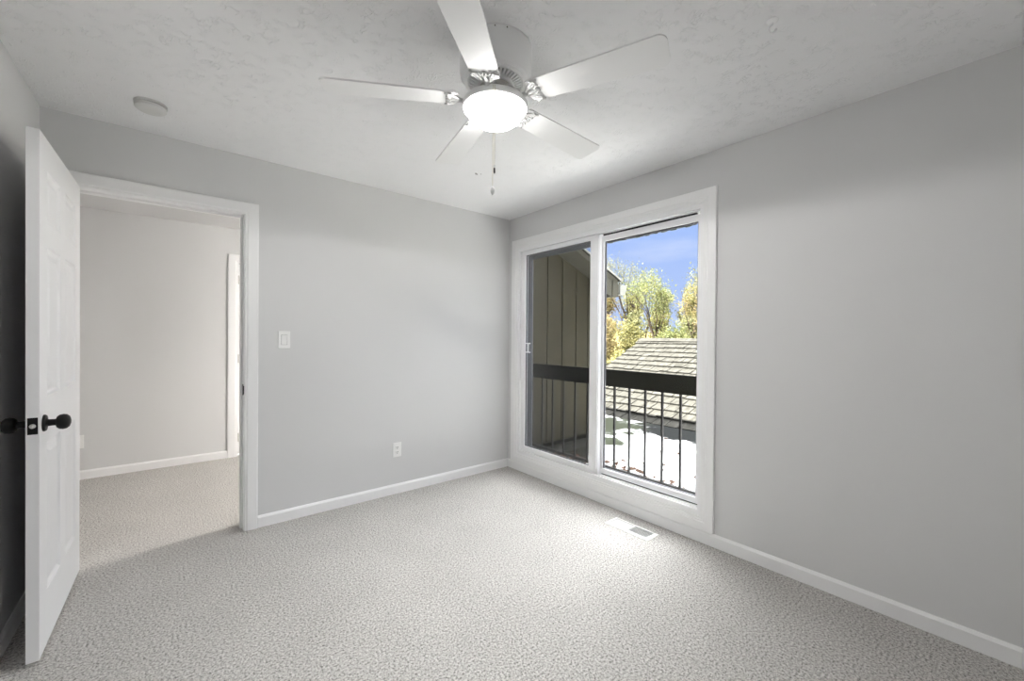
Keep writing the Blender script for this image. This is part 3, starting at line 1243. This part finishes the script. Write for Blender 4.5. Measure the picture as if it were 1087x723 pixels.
# sloped soffit and roof slab
xe = 0.17
bm = NB()
prism(bm, [(X0w, ztop(X0w)), (xe, ztop(xe)), (xe, ztop(xe) + 0.018), (X0w, ztop(X0w) + 0.018)], 1, OV + 0.02, 0.03)
link('soffit', bm, M_fascia, wing)
bm = NB()
prism(bm, [(X0w, ztop(X0w) + 0.05), (xe + 0.03, ztop(xe + 0.03) + 0.05), (xe + 0.03, ztop(xe + 0.03) + 0.068), (X0w, ztop(X0w) + 0.068)], 1, OV - 0.04, 2.3)
link('roof_slab', bm, M_shake, wing)
bm = NB()
prism(bm, [(X0w, ztop(X0w) - 0.01), (xe, ztop(xe) - 0.01), (xe, ztop(xe) + 0.05), (X0w, ztop(X0w) + 0.05)], 1, OV, OV + 0.02)
link('rake_fascia', bm, M_fascia, wing)
bm = NB()
prism(bm, [(X0w, ztop(X0w) + 0.046), (xe + 0.035, ztop(xe + 0.035) + 0.046), (xe + 0.035, ztop(xe + 0.035) + 0.070), (X0w, ztop(X0w) + 0.070)], 1, OV - 0.045, OV - 0.036)
link('drip_edge', bm, M_fascia_light, wing)
bm = NB()   # boxed eave return
prism(bm, [(-0.14, 1.86), (0.055, 1.80), (0.055, ztop(0.055)), (-0.14, ztop(-0.14))], 1, OV + 0.004, OV + 0.03)
prism(bm, [(0.055, 1.80), (0.17, 1.80), (0.17, ztop(0.17)), (0.055, ztop(0.055))], 1, OV - 0.01, 2.2)
link('eave_return', bm, M_fascia, wing)
bm = NB()   # gutter
prism(bm, [(0.175, 1.83), (0.275, 1.83), (0.315, 1.955), (0.300, 1.958), (0.262, 1.845), (0.187, 1.845), (0.187, 1.955), (0.175, 1.955)], 1, OV - 0.03, 2.2)
prism(bm, [(0.175, 1.83), (0.275, 1.83), (0.315, 1.955), (0.175, 1.955)], 1, OV - 0.034, OV - 0.03)
link('gutter', bm, M_fascia_light, wing)
bm = NB()   # downspout elbow running back to the wall
tube(bm, [(0.20, 0.05, 1.83), (0.20, 0.05, 1.76), (0.17, 0.06, 1.70), (0.09, 0.06, 1.65), (0.045, 0.06, 1.58), (0.045, 0.06, 0.1)], 0.035, 12)
link('downspout', bm, M_fascia, wing, smooth=True)

# juliet railing
ry0, ry1 = 0.252, -2.25
rail = empty('balcony_railing', (0.318, 0, 0))
tag(rail, 'dark olive railing with thin iron balusters outside the window', 'railing')
bm = NB()
box(bm, (-0.018, ry1, 0.868), (0.018, ry0, 1.010), 0.003)
link('top_board', bm, M_rail, rail)
bm = NB()
box(bm, (-0.012, ry1, 0.156), (0.012, ry0, 0.180), 0.002)
link('bottom_rail', bm, M_iron, rail)
bm = NB()
box(bm, (-0.0075, -0.0075, 0.178), (0.0075, 0.0075, 0.870))
b0 = link('baluster', bm, M_iron, rail)
y = 0.1348
i = 0
while y > ry1 + 0.08:
    if i == 0:
        q = b0
    else:
        q = b0.copy()
        COL.objects.link(q)
    q.location = (0, y, 0)
    q.parent = rail
    y -= 0.1469
    i += 1
for y in (ry1, ry0 - 0.012):
    bm = NB()
    box(bm, (-0.022, y - 0.02, 0.0), (0.022, y + 0.02, 0.9), 0.003)
    link('post', bm, M_rail, rail)

# lower roof with wood shakes: courses of single shakes in one covering
random.seed(11)
lr = empty('shingled_roof', (3.0, 0, -0.055))
tag(lr, 'sunlit roof of weathered wood shakes beyond the railing', 'roof')
PM = 0.45
pl_ = math.atan(PM)
cs, sn = math.cos(pl_), math.sin(pl_)
ax = Vector((cs, 0, sn))
nz = Vector((-sn, 0, cs))
RY0, RY1 = -5.5, 2.30
LEN = 1.265 / sn
bm = NB()
EXP = 0.205
ncourse = int(LEN / EXP)
EXP = LEN / ncourse
tilt = 0.075
for c in range(ncourse):
    s0 = c * EXP
    y = RY1 + random.uniform(-0.03, 0.02)
    while y > RY0:
        wd = random.uniform(0.13, 0.27)
        dl = random.uniform(-0.012, 0.012)
        th = random.uniform(0.026, 0.038)
        a0 = ax * (s0 + dl)
        a1 = ax * (s0 + EXP + 0.06)
        top0, top1 = nz * (0.034 + th), nz * 0.030
        pts = []
        for (a_, tp) in ((a0, top0), (a1, top1)):
            for bt in (0.0, 1.0):
                for yy in (y - 0.006, y - wd + 0.006):
                    base = a_ + (tp if bt else tp - nz * th)
                    pts.append(bm.verts.new((base.x, yy, base.z)))
        for f in ((0, 1, 3, 2), (4, 6, 7, 5), (0, 4, 5, 1), (2, 3, 7, 6), (0, 2, 6, 4), (1, 5, 7, 3)):
            bm.faces.new([pts[q] for q in f])
        y -= wd
link('shakes', bm, M_shake, lr)
bm = NB()
prism(bm, [(-0.02, -0.25), (-0.02, 0.0), (1.265 / PM, 1.265), (2 * 1.265 / PM, 0.0), (2 * 1.265 / PM, -0.25)], 1, RY0, RY1 - 0.03)
tag(link('roof_deck', bm, M_dark, lr), 'dark underlay in the gaps between shakes')
bm = NB()
for s in (-1, 1):
    y = RY1
    while y > RY0:
        wd = random.uniform(0.25, 0.34)
        e0 = Vector((1.265 / PM, 0, 1.265 + 0.075))
        dn = Vector((s * cs, 0, -sn)) * 0.15
        obox(bm, e0 + dn * 0.5 + Vector((0, y - wd / 2, 0.0)), (dn.normalized(), Vector((0, 1, 0)), dn.normalized().cross(Vector((0, 1, 0)))), (0.08, wd / 2 - 0.002, 0.009))
        y -= wd
link('ridge_cap', bm, M_shake, lr)

# fallen leaves on the flat roof by the railing
random.seed(5)
bm = NB()
rim = [(0.0, -0.045), (0.022, -0.03), (0.034, -0.006), (0.024, 0.012), (0.028, 0.03), (0.010, 0.034), (0.0, 0.052)]
L = [bm.verts.new((x, y, 0.006 + abs(x) * 0.55 + 2.2 * y * y)) for x, y in rim]
R_ = [bm.verts.new((-x, y, 0.006 + abs(x) * 0.75 + 2.2 * y * y)) if x else None for x, y in rim]
mid = [bm.verts.new((0, y, 0.004 + 2.2 * y * y)) for x, y in rim[1:-1]]
seqL = L
seqR = [L[0]] + R_[1:-1] + [L[-1]]
sp_ = [L[0]] + mid + [L[-1]]
for side in (seqL, seqR):
    for k in range(len(rim) - 1):
        quad = [side[k], side[k + 1], sp_[k + 1], sp_[k]]
        u_ = []
        for v in quad:
            if v not in u_:
                u_.append(v)
        bm.faces.new(u_)
fl = link('fallen_leaf', bm, M_fallen)
sd_ = fl.modifiers.new('thickness', 'SOLIDIFY')
sd_.thickness = 0.001
spots = []
tries = 0
while len(spots) < 80 and tries < 20000:
    tries += 1
    cl = random.choice(((0.54, -0.12), (0.56, -0.28), (0.52, -0.36), (0.58, -0.52), (0.62, -0.72), (0.60, -0.93), (0.66, -0.60), (0.50, -1.05), (0.50, -1.2), (0.48, -1.35)))
    px_, py_ = max(0.40, cl[0] + random.gauss(0, 0.10)), cl[1] + random.gauss(0, 0.10)
    if all((px_ - q[0]) ** 2 + (py_ - q[1]) ** 2 > 0.078 ** 2 for q in spots):
        spots.append((px_, py_, 0.2, 'dry orange leaf in the drift behind the railing', 'leaves drifted behind the railing'))
ND = len(spots)
for k in range(16):
    spots.append((random.uniform(0.75, 2.3), random.uniform(-1.4, 0.1), 0.12, 'dry leaf lying alone on the white flat roof', 'leaves scattered on the white roof'))
for k, (x, y, tl, lb, gp) in enumerate(spots):
    o = fl if k == 0 else fl.copy()
    if k:
        COL.objects.link(o)
    x = max(x, 0.40)
    sc = random.uniform(0.7, 1.1) if k < ND else random.uniform(0.35, 0.6)
    o.scale = (sc, sc, sc)
    o.location = (x, y, 0.0055)
    o.rotation_euler = (random.uniform(-tl, tl), random.uniform(-tl, tl), random.uniform(0, 6.28))
    tag(o, lb, 'leaf', gp)

# ================================================================== hillside, trees, shrubs
def ground_z(x, y):
    d = math.hypot(x + 2.5, y + 3.2)
    return -2.9 + 0.075 * max(0.0, d - 12)


bm = NB()
N = 24
grid = {}
for i in range(N + 1):
    for j in range(N + 1):
        x = 9.2 + i / N * 60
        y = -22 + j / N * 70
        grid[i, j] = bm.verts.new((x, y, ground_z(x, y) + 0.15 * math.sin(x * 1.3) * math.cos(y * 0.9)))
for i in range(N):
    for j in range(N):
        bm.faces.new((grid[i, j], grid[i + 1, j], grid[i + 1, j + 1], grid[i, j + 1]))
ex = bmesh.ops.extrude_face_region(bm, geom=list(bm.faces))
for v in ex['geom']:
    if isinstance(v, bmesh.types.BMVert):
        v.co.z -= 1.5
tag(link('hillside', bm, M_soil), 'leaf-covered hillside under the autumn trees', 'ground', kind='structure')


def leaf_quad(bm, p, s, rnd):
    d = Vector((rnd.gauss(0, 1), rnd.gauss(0, 1), rnd.gauss(0, 1)))
    if d.length < 1e-3:
        d = Vector((0, 0, 1))
    d.normalize()
    a = d.orthogonal().normalized()
    a = Matrix.Rotation(rnd.uniform(0, 6.28), 3, d) @ a
    b = d.cross(a)
    s *= rnd.uniform(0.6, 1.25)
    pts = [p - a * s, p + b * s * 0.55 + d * s * 0.15, p + a * s, p - b * s * 0.55 + d * s * 0.15]
    bm.faces.new([bm.verts.new(q) for q in pts])


def tree(name, label, cat, x, y, height, spread, trunk_r, lmat, leaves, lsize, seed, fork=0.3, depth=4, lean=0.0, group=None):
    rnd = random.Random(seed)
    z = ground_z(x, y) - 0.2
    root = empty(name, (x, y, z))
    tag(root, label, cat, group)
    wood = NB()
    tips = []

    def grow(p, d, length, rad, lev):
        n_ = 4
        pts = [p]
        rr_ = [rad]
        q = p.copy()
        dd = d.copy()
        for k in range(n_):
            dd = (dd + Vector((rnd.gauss(0, 0.10), rnd.gauss(0, 0.10), rnd.gauss(0.03, 0.06)))).normalized()
            q = q + dd * (length / n_)
            pts.append(q.copy())
            rr_.append(rad * (1 - 0.36 * (k + 1) / n_))
            if lev >= depth - 2:
                tips.append((q.copy(), length * 0.35))
        tube(wood, pts, rr_, 6 if lev < 2 else 4, cap=False)
        if lev >= depth:
            return
        nb = rnd.randint(3, 4) if lev else rnd.randint(4, 5)
        for k in range(nb):
            a = 6.28 * k / nb + rnd.uniform(-0.5, 0.5)
            side = dd.orthogonal().normalized()
            side = Matrix.Rotation(a, 3, dd) @ side
            nd = (dd * rnd.uniform(0.8, 1.25) + side * spread * rnd.uniform(0.55, 1.0)).normalized()
            st = pts[-1] if k < 2 else pts[rnd.randint(2, 4)]
            grow(st, nd, length * rnd.uniform(0.55, 0.78), rr_[-1] * rnd.uniform(0.55, 0.75), lev + 1)
    grow(Vector((0, 0, 0)), Vector((lean, -lean, 1)).normalized(), height * fork, trunk_r, 0)
    zmax = max(t_[0].z for t_ in tips)
    k = height / zmax
    for v in wood.verts:
        v.co.z *= k
    for t_ in tips:
        t_[0].z *= k
    link('trunk', wood, M_bark, root)
    lf = NB()
    for _ in range(leaves):
        tp, sp2 = rnd.choice(tips)
        p = tp + Vector((rnd.gauss(0, 1), rnd.gauss(0, 1), rnd.gauss(0, 1))) * (0.18 + sp2 * 0.45)
        leaf_quad(lf, p, lsize, rnd)
    link('foliage', lf, lmat, root)
    return root


def shrub(label, x, y, w, h, lmat, leaves, lsize, seed, group=None, zoff=0.0):
    rnd = random.Random(seed)
    z = ground_z(x, y) - 0.25 + zoff
    root = empty('shrub', (x, y, z))
    tag(root, label, 'shrub', group)
    wood = NB()
    ends = []
    for k in range(9):
        a = rnd.uniform(0, 6.28)
        r = rnd.uniform(0.2, 0.9) * w * 0.5
        e_ = Vector((r * math.cos(a), r * math.sin(a), h * rnd.uniform(0.55, 0.95)))
        m_ = Vector((e_.x * 0.35, e_.y * 0.35, e_.z * 0.55))
        tube(wood, [(0, 0, 0), m_, e_], [0.035, 0.022, 0.008], 5, cap=False)
        ends += [e_, m_.lerp(e_, 0.5)]
    link('stem', wood, M_bark, root)
    lf = NB()
    blobs = []
    for k in range(18):
        a = rnd.uniform(0, 6.28)
        r = rnd.uniform(0, 0.55) * w * 0.5
        blobs.append((Vector((r * math.cos(a), r * math.sin(a), h * rnd.uniform(0.15, 0.85))), rnd.uniform(0.20, 0.36) * min(w, h)))
    for _ in range(leaves):
        c, r = rnd.choice(blobs)
        d = Vector((rnd.gauss(0, 1), rnd.gauss(0, 1), rnd.gauss(0, 1))).normalized()
        p = c + d * r * rnd.uniform(0.55, 1.05)
        if p.z < 0.05:
            p.z = rnd.uniform(0.05, 0.4)
        leaf_quad(lf, p, lsize, rnd)
    link('foliage', lf, lmat, root)
    return root


# bearing helper: metres along the ground from the room's far end
def along(t_, d):
    """t_ = lateral slope, d = distance outwards from the room along the window diagonal"""
    fx, fy = 0.6354, 0.7721
    return (-2.565 + d * (fx + 0.7722 * t_), -3.168 + d * (fy - 0.6354 * t_))


T = [
    ('tall_tree', 'tall sparse vase-shaped tree with pale leaves just right of the centre mullion', .285, 37, 9.7, 0.62, 0.19, M_leaf_pale, 4200, 0.06, 21, 0.26),
    ('tall_tree', 'tall tree with denser lime leaves in the middle of the right pane', .362, 29, 7.9, 0.50, 0.16, M_leaf_green, 2600, 0.07, 8, 0.36),
    ('tree', 'thin-stemmed tree half bare between the two tall trees', .325, 44.5, 9.4, 0.5, 0.13, M_leaf_pale, 900, 0.08, 33, 0.34),
    ('tree', 'slender tree with orange-yellow leaves at the right pane\'s right edge', .436, 33, 7.3, 0.40, 0.12, M_leaf_orange, 900, 0.07, 14, 0.40),
    ('tree', 'small orange-yellow tree below the neighbouring eave', .222, 24, 5.7, 0.6, 0.11, M_leaf_orange, 2600, 0.075, 45, 0.30),
    ('tree', 'low bushy yellow tree at the foot of the tallest trees', .300, 26, 4.5, 0.7, 0.10, M_leaf_yellow, 2600, 0.075, 52, 0.28),
    ('tree', 'low bushy lime tree in front of the slender orange tree', .405, 25, 4.3, 0.7, 0.10, M_leaf_green, 2600, 0.075, 61, 0.28),
    ('tree', 'yellow tree standing behind the siding wing, left of the others', .130, 34, 9.0, 0.5, 0.14, M_leaf_yellow, 1800, 0.09, 71, 0.32),
    ('tree', 'pale tree hidden mostly behind the right window jamb', .520, 34, 9.0, 0.5, 0.14, M_leaf_pale, 1800, 0.09, 83, 0.32),
]
for (nm, lb, t_, d, h, spd, tr_, lm, nl, ls, seed, fk) in T:
    x, y = along(t_, d)
    tree(nm, lb, 'tree', x, y, h, spd, tr_, lm, nl, ls, seed, fk)

rnd0 = random.Random(99)
mats = [M_leaf_yellow, M_leaf_green, M_leaf_pale, M_leaf_orange]
names = {M_leaf_yellow.name: 'yellow', M_leaf_green.name: 'lime green', M_leaf_pale.name: 'pale green', M_leaf_orange.name: 'orange yellow'}
WH = ('just behind the shingled roof', 'in the second row behind the shingled roof', 'half way up the wooded slope', 'below the tall tree trunks', 'at the back of the wood')
row = 0
for d, h, cnt in ((13.5, 2.6, 4), (17.5, 3.0, 4), (21.5, 3.3, 4), (36, 5.8, 6), (50.5, 7.8, 6)):
    step = 0.42 / cnt
    for k in range(cnt):
        t_ = 0.12 + (k + 0.5) * step
        x, y = along(t_, d + (0.35 if k % 2 else -0.35))
        m_ = rnd0.choice(mats[:3])
        if t_ < 0.27 and rnd0.random() < 0.35:
            m_ = M_leaf_orange
        shrub('%s autumn bush %s' % (names[m_.name], WH[row]), x, y, step * d * 0.9, h * rnd0.uniform(0.9, 1.1), m_, 3800, 0.055 + 0.0015 * d, 200 + row * 20 + k, group='%s bushes %s' % (names[m_.name], WH[row]))
    row += 1
